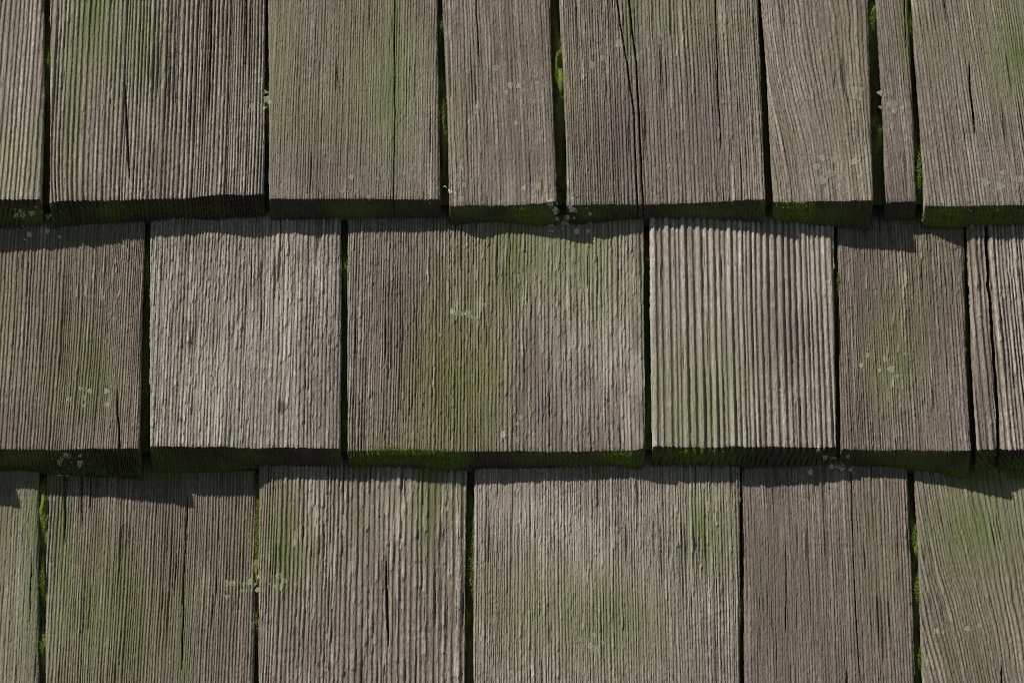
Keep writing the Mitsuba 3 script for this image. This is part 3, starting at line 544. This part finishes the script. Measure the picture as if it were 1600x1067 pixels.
for j, (label, dots, kind) in enumerate(LICHEN):
    rng = np.random.default_rng(900 + j)
    vv, ff, cc = [], [], []
    extra = [(x + rng.normal(0, 12), y + rng.normal(0, 8), rng.uniform(.8, 1.5) * (1.4 if kind == 0 else 1)) for x, y, r in dots for _ in range(1)]
    for di, (x, y, r) in enumerate(dots + extra):
        p, n = hit(x, y)
        if p is None:
            continue
        n = n + np.array([0, 0, .6]); n = n / np.linalg.norm(n)
        if n[1] > -.5:
            n = np.array([0, .1, 1.0]); n /= np.linalg.norm(n)
        m = 20
        ang = np.arange(m) * 2 * math.pi / m
        rr = r * 1.12 * (1 + .14 * np.sin(ang * 3 + rng.uniform(0, 6)) + .10 * np.sin(ang * 5 + rng.uniform(0, 6)) + rng.uniform(-.06, .06, m)); asp = rng.uniform(.75, 1.1)
        base_i = len(vv)
        tone = np.array(LCOL[3] if (kind == 3 and di in (0, 4)) else LCOL[2 if kind == 3 else kind]) * rng.uniform(.75, 1.05)
        if kind == 3 and di == 0:
            tone = np.array([.36, .27, .17])
        levels = [(0, .5), (.3, .55), (.6, .55), (.85, .5), (1.0, .15), (1.04, -1.2)]
        fx = np.concatenate([[x]] + [x + np.cos(ang) * rr * f_ * asp for f_, _ in levels[1:]])
        fy = np.concatenate([[y]] + [y + np.sin(ang) * rr * f_ for f_, _ in levels[1:]])
        dp, dn_ = drape(fx, fy)
        up_ = np.concatenate([[levels[0][1]]] + [np.full(m, u_) for _, u_ in levels[1:]])
        toward = (EYE - p) / np.linalg.norm(EYE - p)
        flat = p[None] + 0 * dp
        P_ = dp + toward * (up_ + rng.uniform(-.12, .12, len(up_)))[:, None]
        vv.extend(P_); cc.extend(tone * rng.uniform(.86, 1.1, (len(P_), 1)))
        for z_ in range(m):
            z2 = (z_ + 1) % m
            ff.append([base_i, base_i + 1 + z2, base_i + 1 + z_])
            for q in range(4):
                o1, o2 = base_i + 1 + q * m, base_i + 1 + (q + 1) * m
                ff += [[o1 + z_, o2 + z2, o2 + z_], [o1 + z_, o1 + z2, o2 + z2]]
    key = "lichen_patch" + (f"_{j:03d}" if j else "")
    scene[key] = mikit.ply((world(np.array(vv)), np.array(ff)), "lichen_bsdf", smooth=True, color=np.array(cc))
    labels[key] = {"label": label, "category": "lichen", "group": "lichen clusters on the shingle roof"}

# ------------------------------------------------------------------ moss in the gaps and under the butts
GAP_MOSS = [  # centre x at y, y range, strength, half width, how far below the wood's face
    (73, 60, 130, .8, 4, 7), (416, 125, 205, 1.0, 2.5, 4), (688, 20, 60, .6, 4, 8), (690, 120, 230, .7, 4, 9), (867, 60, 170, .9, 5, 9), (880, 265, 310, .6, 5, 10), (1362, 0, 60, .9, 5, 8), (1369, 185, 225, .7, 5, 10), (1421, 0, 80, .9, 2.5, 5), (1436, 215, 315, .6, 3, 7),
    (538, 395, 440, .6, 4, 9), (1011, 390, 420, .3, 3, 10), (1012, 620, 700, .9, 4, 6), (538, 640, 690, .3, 4, 10), (66, 755, 850, 1.0, 4, 5), (65, 850, 960, .7, 4, 7), (64, 980, 1040, .8, 4, 7), (402, 760, 930, 1.0, 2.5, 4), (400, 940, 1000, .6, 2.5, 6), (735, 740, 1000, .7, 5, 7),
    (1158, 900, 1000, .6, 1.5, 5), (1429, 810, 870, .8, 3.5, 8), (1433, 880, 960, .7, 4, 8), (1438, 1000, 1060, .6, 4, 9), (1310, 400, 480, .3, 2.5, 8), (228, 380, 460, .3, 4, 10), (225, 560, 660, .3, 4, 10)]
rng = np.random.default_rng(77)
tuft = []
for gx, y0, y1, st, hw, dn in GAP_MOSS:
    k = 1 if y1 < 330 else 2 if y1 < 705 else 3
    for _ in range(int((y1 - y0) * hw * 3.4 * st)):
        y = rng.triangular(y0, (y0 + y1) / 2, y1)
        f = np.clip(1 - abs(y - (y0 + y1) / 2) / ((y1 - y0) / 2), 0, 1)
        x = gx + rng.uniform(-hw, hw) * (.6 + .5 * f)
        d = dn * .7 + 12 * (1 - f) ** 1.5 + rng.uniform(0, 5)
        u, v = on_plane(x, y, T - d, VK[k], SLOPE)
        tuft.append((u, v, T - d - SLOPE * (v - VK[k]), 0.0, .3 + .7 * f))
for x0, y0, a, b_, st in BUTT_GREEN:
    if st < .6:
        continue
    for _ in range(int(a * b_ * .55 * st)):
        p, n = hit(x0 + rng.normal(0, a * .5), y0 + rng.normal(0, b_ * .45))
        if p is not None and p[2] is not None:
            tuft.append((p[0], p[1], p[2], -1.0 if n[1] < -.5 else 0.0, st * .8))
fill_v, fill_f, fill_c, nfill = [], [], [], 0
for k in (1, 2, 3):
    row = sorted([q for q in SH if q["k"] == k and "label" in q], key=lambda q: q["L"][0][0])
    for g_, (qa, qb) in enumerate(zip(row[:-1], row[1:])):
        fa, fb2 = edge_fn(qa["Rt"], k), edge_fn(qb["L"], k)
        vv_ = np.arange(VK[k] + 3, VK[k] + E0 + 30, 2.5)
        cr = np.linspace(0, 1, 7)
        ua, ub = fa(vv_) - 2, fb2(vv_) + 2
        Ug = ua[:, None] + (ub - ua)[:, None] * cr[None]; Vg = np.broadcast_to(vv_[:, None], Ug.shape)
        gx_, gy_, _ = project(np.stack([Ug, Vg, T - 10 - SLOPE * (Vg - VK[k])], -1))
        st_ = np.zeros(Ug.shape)
        for gx, y0, y1, st, hw, dn in GAP_MOSS:
            st_ = np.maximum(st_, st * np.exp(-((gy_ - (y0 + y1) / 2) / ((y1 - y0) * .62)) ** 2) * (np.abs(gx_ - gx) < 22))
        lump = fb(Vg / 26, Ug / 9, 300 + 40 * k + g_)
        dep = 25 - 21 * np.clip(st_ * (.6 + .7 * lump), 0, 1.1) - 8 * (lump - .5) + 2.0 * (vnoise(Ug / 2.2, Vg / 2.6, 7) - .5) + 3 * np.abs(2 * cr[None] - 1)
        Ng = T - dep - SLOPE * (Vg - VK[k])
        mm = np.clip(st_ * 1.1 * (.5 + lump), 0, 1)[..., None]
        cg = np.array([.12, .145, .06]) * (1 - mm) + np.array([.155, .225, .05]) * mm
        cg = cg * (.75 + .5 * vnoise(Ug / 1.7, Vg / 2.2, 9))[..., None]
        fill_v.append(np.stack([Ug, Vg, Ng], -1).reshape(-1, 3)); fill_c.append(cg.reshape(-1, 3)); fill_f.append(grid_faces(len(vv_), 7, nfill)); nfill += Ug.size
tuft = np.array(tuft)
M = len(tuft)
blades_v, blades_f, blades_c = [], [], []
nb_ = 4
for bl in range(nb_):
    az = rng.uniform(0, 2 * math.pi, M); ln = rng.uniform(1.2, 2.6, M); wd = rng.uniform(.4, .8, M); sp = rng.uniform(.3, 1.1, M)
    upv = np.stack([np.zeros(M), tuft[:, 3] * .9, np.ones(M) * (1 - .4 * (tuft[:, 3] < 0))], 1)
    dr_ = upv + np.stack([np.cos(az), np.sin(az), np.zeros(M)], 1) * sp[:, None]
    dr_ /= np.linalg.norm(dr_, axis=1, keepdims=True)
    sd = np.stack([-np.sin(az), np.cos(az), np.zeros(M)], 1) * wd[:, None]
    p0 = tuft[:, :3] + rng.normal(0, .6, (M, 3)) - dr_ * .8
    tip = p0 + dr_ * ln[:, None] + np.array([0, -.4, -.2])
    mid = p0 + dr_ * ln[:, None] * .55
    base = len(blades_v) and sum(len(q) for q in blades_v) or 0
    blades_v.append(np.stack([p0 - sd * .5, p0 + sd * .5, mid - sd * .6, mid + sd * .6, tip], 1).reshape(-1, 3))
    o = np.arange(M)[:, None] * 5 + base
    blades_f.append(np.concatenate([o + [0, 1, 3], o + [0, 3, 2], o + [2, 3, 4]]))
    g = np.array([.125, .19, .042]) * (.7 + .8 * rng.random((M, 1))) + np.array([.05, .06, .0]) * (rng.random((M, 1)) ** 2)
    blades_c.append(np.repeat(g[:, None], 5, 1).reshape(-1, 3))
nbv = sum(len(q) for q in blades_v)
blades_v += fill_v; blades_c += fill_c; blades_f.append(np.vstack(fill_f) + nbv)
scene["moss"] = mikit.ply((world(np.vstack(blades_v)), np.vstack(blades_f)), "moss_bsdf", smooth=True, color=np.vstack(blades_c))
labels["moss"] = {"label": "green moss filling the gaps between shingles and creeping under their butts", "category": "moss", "kind": "stuff"}

# a loose fibre hanging at a corner of the rightmost top shingle
sp_p = []
p, n = hit(1446, 318)
if p is not None:
    for f in np.linspace(0, 1, 9):
        sp_p.append(p + np.array([-1 - 4.0 * f ** 2, -2 - 24 * f, 3 - 14 * f]))
    sp_p = np.array(sp_p); ang = np.arange(6) * math.pi / 3
    rad = .9 * (1 - .7 * np.linspace(0, 1, 9))
    sv = (sp_p[:, None] + rad[:, None, None] * np.stack([np.cos(ang), np.zeros(6), np.sin(ang)], 1)[None]).reshape(-1, 3)
    sf = []
    for a_ in range(8):
        for c_ in range(6):
            d_ = (c_ + 1) % 6
            sf += [[a_ * 6 + c_, a_ * 6 + d_, a_ * 6 + 6 + d_], [a_ * 6 + c_, a_ * 6 + 6 + d_, a_ * 6 + 6 + c_]]
    scene["shingle_roof__shingle_007__splinter"] = mikit.ply((world(sv), np.array(sf)), "lichen_bsdf", smooth=True, color=np.tile([.42, .39, .33], (len(sv), 1)))
    labels["shingle_roof__shingle_007__splinter"] = {"label": "pale hair-thin splinter hanging from the butt corner"}

# the lawn below the roof
gv = np.array([[-1500, -1500, 0], [1500, -1500, 0], [1500, 1500, 0], [-1500, 1500, 0]], float)
scene["ground"] = mikit.ply((gv, np.array([[0, 1, 2], [0, 2, 3]])), "ground_bsdf")
labels["ground"] = {"label": "lawn far below the roof", "category": "ground", "kind": "structure"}
